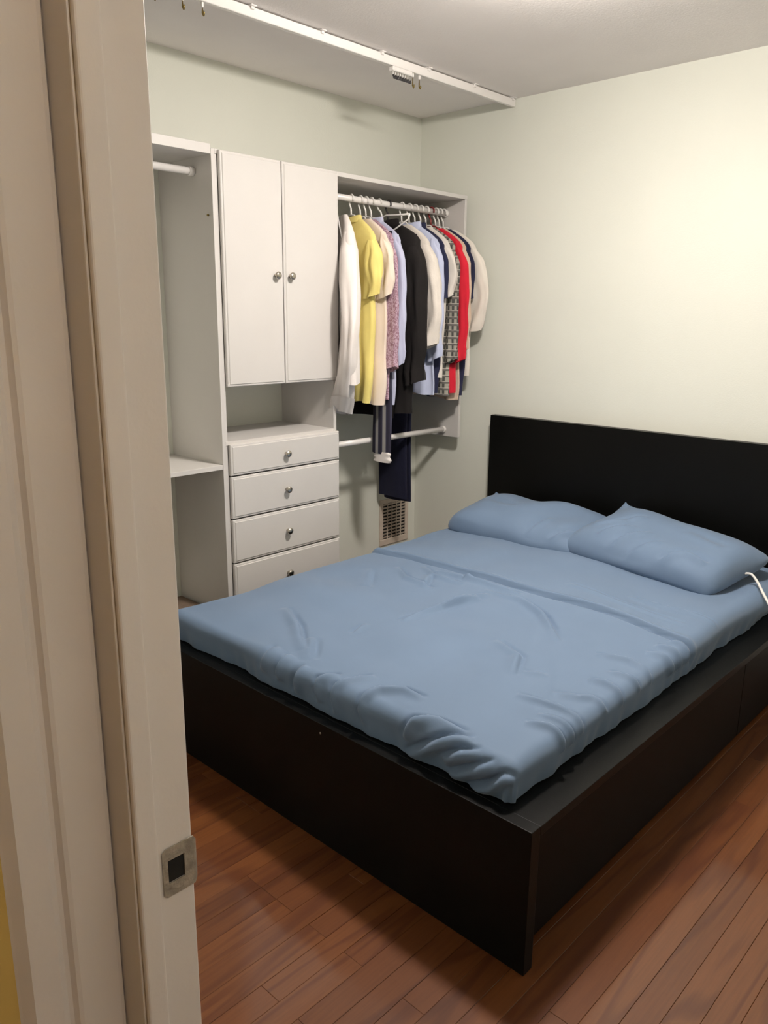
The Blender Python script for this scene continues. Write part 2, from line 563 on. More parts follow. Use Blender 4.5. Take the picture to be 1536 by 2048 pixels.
box('shelf', (0, T0 + 0.017, 0.075), (D - 0.004, T1 - 0.017, 0.092), M['white'], tow)
box('toe_kick', (D - 0.05, T0 + 0.017, 0), (D - 0.034, T1 - 0.017, 0.075), M['white'], tow)

def routed(name, ya, yb, za, zb, parent, x0=D, th=0.018):
    """a front with a stepped routed edge all round"""
    V, F = [], []
    loops = [(0.0, 0.0), (0.0, th - 0.006), (0.0025, th - 0.0035), (0.0085, th - 0.0030), (0.0110, th), ]
    for (ins, dx) in loops:
        for (y, z) in ((ya + ins, za + ins), (yb - ins, za + ins), (yb - ins, zb - ins), (ya + ins, zb - ins)):
            V.append((x0 + dx, y, z))
    for l in range(len(loops) - 1):
        for k in range(4):
            F.append((l * 4 + k, l * 4 + (k + 1) % 4, (l + 1) * 4 + (k + 1) % 4, (l + 1) * 4 + k))
    b = (len(loops) - 1) * 4
    F.append((b, b + 1, b + 2, b + 3))
    F.append((3, 2, 1, 0))
    return mesh_obj(name, V, F, M['white'], parent)

def knob(y, z, parent, x0=D + 0.018):
    k = lathe('knob', [(0.007, 0.0), (0.006, 0.002), (0.0055, 0.010), (0.009, 0.013), (0.0145, 0.016), (0.0155, 0.020), (0.0135, 0.024), (0.007, 0.0265), (0.001, 0.027)], (x0, y, z), (1, 0, 0), M['nickel'], parent, 22)
    k['label'] = 'round satin nickel knob'
    return k
YM = -1.300
YL = T0 + 0.028
d1 = routed('door', YL, YM - 0.002, 1.212, 2.100, tow)
knob(-1.345, 1.655, d1)
d2 = routed('door', YM + 0.002, T1 + 0.004, 1.212, 2.100, tow)
knob(-1.268, 1.655, d2)
for za, zb in ((0.846, 0.976), (0.662, 0.840), (0.468, 0.656), (0.268, 0.462), (0.095, 0.262)):
    dr = routed('drawer', YL, T1 + 0.004, za, zb, tow)
    knob(-1.310, (za + zb) / 2 - 0.002, dr)
    box('drawer_box', (0.06, T0 + 0.035, za + 0.012), (D, T1 - 0.035, zb - 0.02), M['white'], dr)
lathe('shelf_pin', [(0.004, 0), (0.004, 0.006), (0.002, 0.008)], (0.343, T0, 1.867), (0, -1, 0), M['brass'], tow, 12)

# left hanging section
lsec = thing('closet_hanging_unit', 'white open closet section with upper rod and lower shelf, left of the tower', 'shelf', (D / 2, -2.3, 0))
box('top_shelf', (0, -2.95, 2.082), (D, T0 - 0.001, 2.117), M['white'], lsec, bevel=0.001)
V, F = tube_geo([(0.25, -2.95, 2.033), (0.25, T0 - 0.022, 2.033)], 0.0145, 16)
rod = mesh_obj('rod', V, F, M['gloss_white'], lsec, smooth=True)
lathe('rod_socket', [(0.0145, 0), (0.0185, 0.0), (0.0185, 0.02), (0.015, 0.022)], (0.25, T0 - 0.022, 2.033), (0, 1, 0), M['gloss_white'], rod, 18)
box('lower_shelf', (0, -2.95, 0.876), (D, T0 - 0.001, 0.895), M['white'], lsec, bevel=0.001)
box('end_panel', (0, -2.968, 0), (D, -2.951, 2.117), M['white'], lsec)

# right hanging section
EY = -0.056
rs = thing('closet_hanging_unit', 'white top shelf and end panel with two hanging rods, right of the tower', 'shelf', (D / 2, -0.5, 0.85))
box('top_shelf', (0, T1 + 0.001, TZ - 0.019), (D, EY, TZ), M['white'], rs, bevel=0.001)
box('end_panel', (0, EY - 0.017, 0.850), (D - 0.001, EY, TZ - 0.019), M['white'], rs, bevel=0.001)
RZ = 2.024
for (rx, rz_, nm) in ((0.25, RZ, 'upper_rod'), (0.272, 0.887, 'lower_rod')):
    V, F = tube_geo([(rx, T1, rz_), (rx, EY - 0.017, rz_)], 0.0145, 16)
    rod = mesh_obj(nm, V, F, M['gloss_white'], rs, smooth=True)
    lathe('rod_socket', [(0.0145, 0), (0.019, 0.0), (0.019, 0.012), (0.0145, 0.014)], (rx, EY - 0.031, rz_), (0, 1, 0), M['gloss_white'], rod, 18)

# ------------------------------------------------------------------ wall register behind the clothes
vy0, vy1, vz0, vz1 = -0.305, -0.062, 0.195, 0.470
vn = thing('wall_register', 'beige metal wall register low on the closet wall', 'vent', (0, (vy0 + vy1) / 2, vz0))
bm = bmesh.new()
fr = 0.026
add_box(bm, (0, vy0, vz0), (0.008, vy1, vz0 + 0.036), 0.002)
add_box(bm, (0, vy0, vz1 - fr), (0.008, vy1, vz1), 0.002)
add_box(bm, (0, vy0, vz0 + 0.036), (0.008, vy0 + fr, vz1 - fr), 0.002)
add_box(bm, (0, vy1 - fr, vz0 + 0.036), (0.008, vy1, vz1 - fr), 0.002)
bm_obj('frame', bm, M['vent'], vn)
box('louver_shade_sheet', (0.0005, vy0 + fr, vz0 + 0.036), (0.0012, vy1 - fr, vz1 - fr), M['hole'], vn)  # near-black sheet painted as the shade behind the louvers
nz_ = 11
for k in range(nz_):
    z = vz0 + 0.036 + (k + 0.6) * (vz1 - fr - vz0 - 0.036) / nz_
    V = [(0.0015, vy0 + fr, z - 0.006), (0.0068, vy0 + fr, z + 0.004), (0.0068, vy0 + fr, z + 0.006), (0.0015, vy0 + fr, z - 0.004)]
    V += [(a, vy1 - fr, c) for (a, b_, c) in V]
    mesh_obj('louver', V, [(0, 1, 5, 4), (1, 2, 6, 5), (2, 3, 7, 6), (3, 0, 4, 7), (0, 3, 2, 1), (4, 5, 6, 7)], M['vent'], vn)
for k in range(1, 5):
    yy = vy0 + fr + k * (vy1 - vy0 - 2 * fr) / 5
    box('divider', (0.0012, yy - 0.002, vz0 + 0.036), (0.0075, yy + 0.002, vz1 - fr), M['vent'], vn)

# ------------------------------------------------------------------ curtain track on the ceiling
TX = 0.60
tr = thing('curtain_track', 'white curtain track fixed to the ceiling in front of the closet', 'curtain track', (TX, -1.5, CZ))
bm = bmesh.new()
add_box(bm, (TX - 0.010, -2.95, CZ - 0.038), (TX + 0.010, -0.004, CZ - 0.0045), 0.002)
bm_obj('rail', bm, M['gloss_white'], tr)
for yb in (-2.2, -1.6, -1.275, -0.95, -0.66, -0.336, -0.03):
    bk = box('bracket', (TX - 0.012, yb - 0.012, CZ - 0.0045), (TX + 0.024, yb + 0.012, CZ - 0.0005), M['gloss_white'], tr, bevel=0.001)
    box('clip', (TX + 0.0102, yb - 0.007, CZ - 0.014), (TX + 0.017, yb + 0.007, CZ - 0.0046), M['gloss_white'], bk, bevel=0.001)
cb = box('carriage', (TX - 0.012, -0.885, CZ - 0.056), (TX + 0.013, -0.765, CZ - 0.0385), M['gloss_white'], tr, bevel=0.003)

def glider(y, label, dark=True, drop=0.046, lean=0.0):
    t = thing('curtain_glider', label, 'hook', (TX, y, CZ - 0.0385), group='gliders on the curtain track')
    z0 = CZ - 0.0385
    bm = bmesh.new()
    add_box(bm, (TX - 0.004, y - 0.004, z0 - 0.016), (TX + 0.004, y + 0.004, z0), 0.0012)
    bm_obj('slider', bm, M['plastic'], t)
    z1 = z0 - 0.016
    pts = [(TX, y + lean, z1), (TX, y + lean, z1 - drop + 0.030), (TX + 0.006, y + lean, z1 - drop + 0.022), (TX + 0.009, y + lean, z1 - drop + 0.028), (TX + 0.008, y + lean, z1 - drop + 0.034)]
    tube('hook', pts, [0.0016, 0.0030, 0.0042, 0.0030, 0.0014], M['brass'] if dark else M['plastic'], t, 8)
    return t
glider(-1.977, 'small curtain glider hook nearest the door jamb')
glider(-1.873, 'small curtain glider hook, second from the door jamb')
glider(-1.797, 'small curtain glider hook, third from the door jamb')
for k, yy in enumerate((-0.872, -0.857, -0.842, -0.827, -0.812, -0.797, -0.782)):
    t = thing('curtain_hook', 'dark curtain hook in the bunch under the track carriage', 'hook', (TX, yy, CZ - 0.053), group='bunched curtain hooks under the carriage')
    tube('stem', [(TX, yy, CZ - 0.0565), (TX, yy, CZ - 0.068)], 0.002, M['plastic'], t, 8)
    tube('hook', [(TX, yy, CZ - 0.068), (TX + 0.004, yy + 0.004, CZ - 0.080), (TX + 0.009, yy + 0.008, CZ - 0.082), (TX + 0.011, yy + 0.006, CZ - 0.074)], [0.003, 0.0055, 0.0055, 0.003], M['dark_plastic'], t, 8)
glider(-0.750, 'white curtain glider just right of the track carriage', drop=0.062)
glider(-0.708, 'white curtain glider, second to the right of the track carriage', drop=0.058)

# ------------------------------------------------------------------ bed frame
BX0, BX1, HYF, FY, FH, HB_ = 0.581, 2.245, -0.065, -2.159, 0.383, 0.994
bed = thing('bed', 'black-brown wooden bed with tall plain headboard and low footboard', 'bed', ((BX0 + BX1) / 2, FY / 2, 0))
box('headboard', (BX0, HYF, 0.0), (BX1, -0.022, HB_), M['black'], bed, bevel=0.0018, seg=2)
fb = box('footboard', (BX0, FY, 0.0), (BX1, FY + 0.036, FH), M['black'], bed, bevel=0.0018, seg=2)
lathe('screw_cap', [(0.0035, 0), (0.003, 0.001), (0.0005, 0.0014)], (1.546, FY, 0.353), (0, -1, 0), M['nickel'], fb, 14)
for s, xo in ((-1, BX0), (1, BX1)):
    xi = xo - s * 0.115
    lo_, hi_ = min(xo, xi), max(xo, xi)
    box('side_rail', (lo_, FY + 0.0365, FH - 0.026), (hi_, HYF - 0.0005, FH - 0.001), M['black'], bed, bevel=0.0015, seg=2)
    xw = xo - s * 0.075
    box('rail_support', (min(xw, xi), FY + 0.0365, 0.1), (max(xw, xi), HYF - 0.0005, FH - 0.0265), M['black'], bed)
box('foot_ledge', (BX0 + 0.116, FY + 0.0365, FH - 0.026), (BX1 - 0.116, FY + 0.10, FH - 0.001), M['black'], bed, bevel=0.0015)
box('slat_base', (BX0 + 0.116, FY + 0.101, 0.27), (BX1 - 0.116, HYF - 0.001, 0.30), M['black'], bed)
lab = {(1, 0): 'black-brown rolling storage bin under the open bed side, foot end', (1, 1): 'black-brown rolling storage bin under the open bed side, head end',
       (-1, 0): 'black-brown rolling storage bin under the closet bed side, foot end', (-1, 1): 'black-brown rolling storage bin under the closet bed side, head end'}
for s, xo in ((-1, BX0), (1, BX1)):
    xf = xo - s * 0.045
    for k, (ya, yb) in enumerate(((FY + 0.042, -0.702), (-0.698, HYF - 0.004))):
        t = thing('underbed_storage_bin', lab[(s, k)], 'storage bin', (xf - s * 0.012, (ya + yb) / 2, 0.0), group='storage bins under the bed')
        x2 = xf - s * 0.018
        box('front', (min(xf, x2), ya, 0.012), (max(xf, x2), yb, 0.342), M['drawer_black'], t, bevel=0.0015, seg=2)
        x3 = xf - s * 0.55
        box('box', (min(x2, x3), ya + 0.01, 0.03), (max(x2, x3), yb - 0.01, 0.085), M['drawer_black'], t)
        for yy in (ya + 0.1, yb - 0.1):
            for xx in (x2 - s * 0.05, x3 + s * 0.05):
                lathe('wheel', [(0.0148, -0.008), (0.015, -0.006), (0.015, 0.006), (0.0148, 0.008)], (xx, yy, 0.0155), (1, 0, 0), M['dark_plastic'], t, 14)

# ------------------------------------------------------------------ mattress, sheet
MX0, MX1, MY0, MY1, MZ = 0.702, 2.158, -2.112, -0.10, 0.482
box('mattress', (MX0 + 0.045, MY0 + 0.045, 0.302), (MX1 - 0.045, MY1 - 0.045, MZ - 0.02), M['mattress'], None, bevel=0.05, seg=4)
tag(bpy.data.objects['mattress'], 'mattress lying in the bed frame under the blue sheet', 'mattress')

STROKES = [
 # (points in the sheet's flattened plan, width, depth)
 ([(1.01, -1.82), (1.17, -1.90), (1.33, -2.02)], 0.016, 0.006),
 ([(1.28, -1.93), (1.39, -2.04)], 0.020, 0.005),
 ([(1.66, -2.17), (1.65, -2.10), (1.67, -2.05), (1.73, -2.00), (1.80, -2.00)], 0.012, 0.010),
 ([(1.55, -2.18), (1.54, -2.10), (1.60, -2.00)], 0.013, 0.008),
 ([(1.48, -2.17), (1.47, -2.10), (1.52, -2.05)], 0.013, 0.008),
 ([(1.81, -2.15), (1.83, -2.09), (1.90, -2.06), (1.98, -2.05)], 0.013, 0.010),
 ([(1.82, -2.19), (1.94, -2.10), (2.01, -2.06)], 0.014, 0.009),
 ([(1.94, -2.15), (2.00, -2.11), (2.05, -2.09)], 0.013, 0.009),
 ([(1.96, -2.19), (2.05, -2.13), (2.10, -2.10)], 0.013, 0.009),
 ([(2.02, -2.20), (2.09, -2.16), (2.13, -2.12), (2.17, -2.10)], 0.012, 0.010),
 ([(1.30, -2.16), (1.31, -2.07)], 0.014, 0.008),
 ([(1.37, -2.18), (1.39, -2.08)], 0.016, 0.007),
 ([(1.22, -2.15), (1.24, -2.06)], 0.018, 0.005),
 ([(1.37, -1.64), (1.39, -1.46), (1.43, -1.28)], 0.012, 0.010),
 ([(1.32, -1.82), (1.30, -1.74)], 0.012, 0.005),
 ([(1.12, -1.13), (1.28, -1.135), (1.42, -1.13), (1.52, -1.125)], 0.011, 0.009),
 ([(0.98, -1.20), (1.10, -1.28), (1.24, -1.30)], 0.012, 0.006),
 ([(1.05, -1.12), (1.16, -1.19), (1.30, -1.19)], 0.011, 0.007),
 ([(1.72, -1.55), (1.84, -1.60), (1.90, -1.72)], 0.014, 0.005),
 ([(1.52, -1.16), (1.68, -1.23), (1.80, -1.34)], 0.014, 0.004),
 ([(1.96, -1.80), (2.04, -1.79), (2.11, -1.78), (2.18, -1.79)], 0.011, 0.008),
 ([(2.02, -1.72), (2.08, -1.69), (2.11, -1.66), (2.17, -1.66)], 0.012, 0.007),
 ([(1.90, -1.68), (1.95, -1.64)], 0.012, 0.004),
 ([(2.05, -1.57), (2.10, -1.56), (2.18, -1.58)], 0.011, 0.008),
 ([(1.98, -1.41), (2.08, -1.37), (2.18, -1.39)], 0.011, 0.008),
 ([(2.06, -1.91), (2.12, -1.89), (2.19, -1.89)], 0.011, 0.009),
 ([(2.06, -1.85), (2.12, -1.84), (2.19, -1.84)], 0.011, 0.007),
 ([(2.07, -1.49), (2.17, -1.47)], 0.010, 0.006),
 ([(2.08, -1.19), (2.20, -1.20)], 0.012, 0.010),
 ([(2.08, -1.26), (2.20, -1.25)], 0.012, 0.009),
 ([(2.10, -1.12), (2.20, -1.15)], 0.011, 0.010),
 ([(1.40, -1.46), (1.41, -1.32), (1.42, -1.22)], 0.011, 0.009),
 ([(1.26, -1.16), (1.29, -1.11)], 0.012, 0.005),
 ([(1.40, -1.18), (1.57, -1.18), (1.71, -1.25), (1.86, -1.41)], 0.013, 0.006),
 ([(1.83, -0.88), (2.01, -0.90), (2.15, -0.89)], 0.010, 0.006),
 ([(1.60, -0.92), (1.85, -0.97), (2.08, -0.99)], 0.012, 0.004),
 ([(0.92, -1.30), (1.05, -1.45)], 0.018, 0.003),
 ([(1.15, -1.20), (1.22, -1.32)], 0.014, 0.004),
]

def seg_dist(X, Y, p, q):
    px, py = p
    qx, qy = q
    dx, dy = qx - px, qy - py
    L2 = dx * dx + dy * dy
    t = np.clip(((X - px) * dx + (Y - py) * dy) / L2, 0, 1)
    cx, cy = px + t * dx, py + t * dy
    side = np.sign((X - px) * dy - (Y - py) * dx)
    return np.hypot(X - cx, Y - cy), side, t

def wrinkle_field(X, Y):
    rng = np.random.RandomState(3)
    h = np.zeros_like(X)
    for pts, wd, am in STROKES:
        wd *= 1.1
        am *= 2.1
        seg = [math.dist(p, q) for p, q in zip(pts[:-1], pts[1:])]
        tot, acc = sum(seg), 0.0
        best = np.full_like(X, 9.0)
        sd = np.zeros_like(X)
        tt = np.zeros_like(X)
        for (p, q), L in zip(zip(pts[:-1], pts[1:]), seg):
            d, s, t = seg_dist(X, Y, p, q)
            m = d < best
            best = np.where(m, d, best)
            sd = np.where(m, s, sd)
            tt = np.where(m, (acc + t * L) / tot, tt)
            acc += L
        e = best * sd
        taper = np.clip(np.sin(tt * PI), 0, 1) ** 0.6
        # a ridge with a sharper trough beside it
        h += am * taper * (np.exp(-((e - wd * 1.0) / (wd * 1.1)) ** 2) * 0.9 - np.exp(-((e + wd * 0.15) / (wd * 0.5)) ** 2) * 1.0)
    for k in range(30):
        a = rng.uniform(0, 2 * PI)
        f = rng.uniform(5, 30)
        h += 0.0026 / (1 + f / 9) * np.sin((X * math.cos(a) + Y * math.sin(a)) * f + rng.uniform(0, 6.28) + 1.2 * np.sin(X * 5 + Y * 3 + k))
    return h

def smooth(t):
    t = np.clip(t, 0, 1)
    return t * t * (3 - 2 * t)

def build_sheet():
    R, drop, TM = 0.032, 0.066, 1.68
    cx, cy = (MX0 + MX1) / 2, (MY0 + MY1) / 2
    hx, hy = (MX1 - MX0) / 2, (MY1 - MY0) / 2
    tx, ty = hx - R, hy - R
    E = R * TM + drop
    nx, ny = 300, 410
    a = np.linspace(-tx - E, tx + E, nx)
    b = np.linspace(-ty - E, ty + E, ny)
    A, B = np.meshgrid(a, b, indexing='ij')
    ea = np.sign(A) * np.maximum(np.abs(A) - tx, 0)
    eb = np.sign(B) * np.maximum(np.abs(B) - ty, 0)
    e = np.hypot(ea, eb)
    nxv = np.where(e > 0, ea / np.maximum(e, 1e-9), 0)
    nyv = np.where(e > 0, eb / np.maximum(e, 1e-9), 0)
    ec = np.minimum(e, E)
    th = np.minimum(ec / R, TM)
    rest = np.maximum(ec - R * TM, 0)
    off = R * np.sin(th) + rest * math.cos(TM)
    px = np.clip(A, -tx, tx) + nxv * off
    py = np.clip(B, -ty, ty) + nyv * off
    pz = -R * (1 - np.cos(th)) - rest * math.sin(TM)
    Nx, Ny, Nz = nxv * np.sin(th), nyv * np.sin(th), np.cos(th)
    X, Y = A + cx, B + cy
    h = wrinkle_field(X, Y)
    # soft crown, puckers along the drops, gathered hem
    crown = 0.018 * np.clip(1 - (A / hx) ** 4, 0, 1) * np.clip(1 - (B / hy) ** 4, 0, 1)
    side = smooth((e - 0.03) / 0.08)
    along = np.where(np.abs(nxv) > np.abs(nyv), Y, X)
    h = h + side * (0.0030 * np.sin(along * 31 + 1.9 * np.sin(along * 7)) + 0.0016 * np.sin(along * 83 + 2 * np.sin(along * 11)))
    # turned-down edge across the bed: the head end lies one fold higher
    yf = -1.088 + 0.010 * np.sin((X - 0.7) * 3.1) - 0.012 * smooth((X - 1.9) / 0.3)
    top = np.clip(1 - e / 0.10, 0, 1)
    s = (Y - yf)
    h += top * (0.011 * smooth(s / 0.006 + 0.5) - 0.013 * np.exp(-((s + 0.006) / 0.007) ** 2) + 0.007 * np.exp(-((s - 0.012) / 0.014) ** 2))
    # slumped sheet corner under the right pillow
    h += 0.030 * np.exp(-(((X - 2.16) / 0.06) ** 2 + ((Y + 0.50) / 0.14) ** 2))
    hem = smooth((e - E + 0.03) / 0.03)
    W = np.stack([px + cx + Nx * h, py + cy + Ny * h, MZ + pz + Nz * h + crown], -1)
    W[..., 2] = np.maximum(W[..., 2], FH + 0.0015)
    V = W.reshape(-1, 3)
    I = np.arange(nx * ny).reshape(nx, ny)
    F = np.stack([I[:-1, :-1], I[1:, :-1], I[1:, 1:], I[:-1, 1:]], -1).reshape(-1, 4)
    keep = (e <= E * 1.02).reshape(-1)
    F = F[keep[F].sum(1) >= 3]
    o = mesh_obj('bed_sheet', V, F, M['sheet'], None, smooth=True)
    return tag(o, 'wrinkled slate blue sheet tucked over the mattress, folded down near pillows', 'sheet')
build_sheet()

# ------------------------------------------------------------------ pillows
def pillow(label, loc, L, Wd, H, rz, tiltx, seed, strokes, ear):
    rng = np.random.RandomState(seed)
    n = 90
    u = np.sin(np.linspace(-PI / 2, PI / 2, n))
    U, Vv = np.meshgrid(u, u, indexing='ij')
    prof = (np.clip(1 - np.abs(U) ** 4.0, 0, 1) ** 0.5) * (np.clip(1 - np.abs(Vv) ** 3.0, 0, 1) ** 0.5)
    cr = 1 - 0.10 * np.abs(U * Vv) ** 5
    X = L / 2 * U * (1 - 0.03 * (1 - Vv ** 2)) * cr
    Y = Wd / 2 * Vv * (1 - 0.05 * (1 - U ** 2)) * cr
    n0 = np.zeros_like(U)
    for k in range(22):
        a, f = rng.uniform(0, 6.28), rng.uniform(5, 30)
        n0 += 0.008 / (1 + f / 8) * np.sin((X * math.cos(a) + Y * math.sin(a)) * f + rng.uniform(0, 6.28))
    st = np.zeros_like(U)
    for pts, wd, am in strokes:
        for p, q in zip(pts[:-1], pts[1:]):
            d, s, t_ = seg_dist(X, Y, p, q)
            e = d * s
            st += 1.6 * am * np.clip(np.sin(t_ * PI), 0, 1) ** 0.6 * (np.exp(-((e - wd * 0.9) / wd) ** 2) - np.exp(-((e + wd * 0.4) / (wd * 0.8)) ** 2))
    soft = np.clip(prof * 2.5, 0, 1)
    Zt = H * 0.62 * prof + (n0 + st) * soft
    Zb = -H * 0.38 * prof
    lift = np.zeros_like(U)
    for (su, sv, am) in ear:
        lift += am * np.clip((U * su + 1) / 2, 0, 1) ** 8 * np.clip((Vv * sv + 1) / 2, 0, 1) ** 8
    P1 = np.stack([X, Y, Zt + lift], -1).reshape(-1, 3)
    P2 = np.stack([X, Y, Zb + lift - 0.001], -1).reshape(-1, 3)
    I = np.arange(n * n).reshape(n, n)
    f = np.stack([I[:-1, :-1], I[1:, :-1], I[1:, 1:], I[:-1, 1:]], -1).reshape(-1, 4)
    F = f.tolist() + (f[:, ::-1] + n * n).tolist()
    ring = list(I[:, 0]) + list(I[-1, 1:]) + list(I[-2::-1, -1]) + list(I[0, -2:0:-1])
    for k in range(len(ring)):
        a, b_ = int(ring[k]), int(ring[(k + 1) % len(ring)])
        F.append((b_, a, a + n * n, b_ + n * n))
    t = thing('pillow', label, 'pillow', loc, rz, group='pillows against the headboard')
    o = mesh_obj('pillowcase', np.concatenate([P1, P2]), F, M['pillowcase'], t, smooth=True, local=True)
    o.rotation_euler = (tiltx, 0, 0)
    return t
pillow('flatter slate blue pillow at the closet end of the headboard', (1.060, -0.385, 0.535), 0.71, 0.46, 0.155, math.radians(2), math.radians(7), 4,
       [([(0.10, -0.20), (0.14, -0.05)], 0.016, 0.008), ([(0.22, -0.20), (0.33, -0.08)], 0.015, 0.009), ([(-0.25, 0.0), (-0.05, -0.05)], 0.03, 0.004)], [(-1, 1, 0.06)])
pillow('plumper slate blue pillow at the open end of the headboard, overlapping its neighbour', (1.725, -0.410, 0.552), 0.75, 0.47, 0.180, math.radians(-10), math.radians(7), 9,
       [([(-0.28, -0.10), (-0.16, -0.02), (-0.12, 0.06)], 0.014, 0.008), ([(-0.20, -0.16), (-0.10, -0.04)], 0.013, 0.009), ([(-0.12, -0.20), (-0.03, -0.04)], 0.013, 0.010), ([(-0.03, -0.22), (0.06, -0.08)], 0.013, 0.008),
        ([(0.12, -0.20), (0.20, -0.12), (0.30, -0.14)], 0.018, 0.010), ([(0.10, 0.05), (0.28, 0.0)], 0.03, 0.005)], [(-1, 1, 0.10), (1, -1, -0.02)])

def spline(P, k=6):
    P = [Vector(p) for p in P]
    out = []
    for i in range(len(P) - 1):
        a, b, c, d = P[max(i - 1, 0)], P[i], P[i + 1], P[min(i + 2, len(P) - 1)]
        for j in range(k):
            t = j / k
            out.append(0.5 * ((2 * b) + (c - a) * t + (2 * a - 5 * b + 4 * c - d) * t * t + (3 * b - a - 3 * c + d) * t ** 3))
    return out + [P[-1]]
cb_ = tube('charging_cable', spline([(2.060, -0.470, 0.535), (2.080, -0.462, 0.552), (2.110, -0.470, 0.558), (2.150, -0.520, 0.548), (2.190, -0.575, 0.530), (2.235, -0.610, 0.490), (2.275, -0.610, 0.42), (2.300, -0.590, 0.30), (2.312, -0.560, 0.12), (2.325, -0.530, 0.02), (2.345, -0.480, 0.0052), (2.36, -0.38, 0.0052)]), 0.0048, M['cable'], None, 10)
tag(cb_, 'short white cable looping out beside the plumper pillow', 'cable')

# ------------------------------------------------------------------ clothes
def hanger(label, pos, rot, mat, half=0.205, drop=0.10, tilt=0.0):
    t = thing('clothes_hanger', label, 'hanger', (pos[0], pos[1], RZ), rot, group='hangers on the upper closet rod')
    # hook in the local XZ plane going over the rod (rod runs along local Y)
    r = 0.0185
    pts = [(r * math.cos(a), 0, r * math.sin(a)) for a in np.linspace(-0.5, PI, 12)]
    pts += [(-r, 0, -0.012), (-r * 0.7, 0, -0.028), (-0.003, 0, -0.042), (0, 0, -0.075)]
    hk = tube('hook', pts, 0.0043, mat, t, 8, local=True)
    arms = [(-half, 0, -0.072 - drop), (-half * 0.5, 0, -0.072 - drop * 0.45), (-0.03, 0, -0.076), (0, 0, -0.072), (0.03, 0, -0.076), (half * 0.5, 0, -0.072 - drop * 0.45), (half, 0, -0.072 - drop)]
    tube('shoulder_arm', arms, 0.0042, mat, t, 8, local=True)
    tube('trouser_bar', [(-half, 0, -0.072 - drop), (-half * 0.9, 0, -0.088 - drop), (half * 0.9, 0, -0.088 - drop), (half, 0, -0.072 - drop)], 0.0036, mat, t, 8, local=True)
    return t

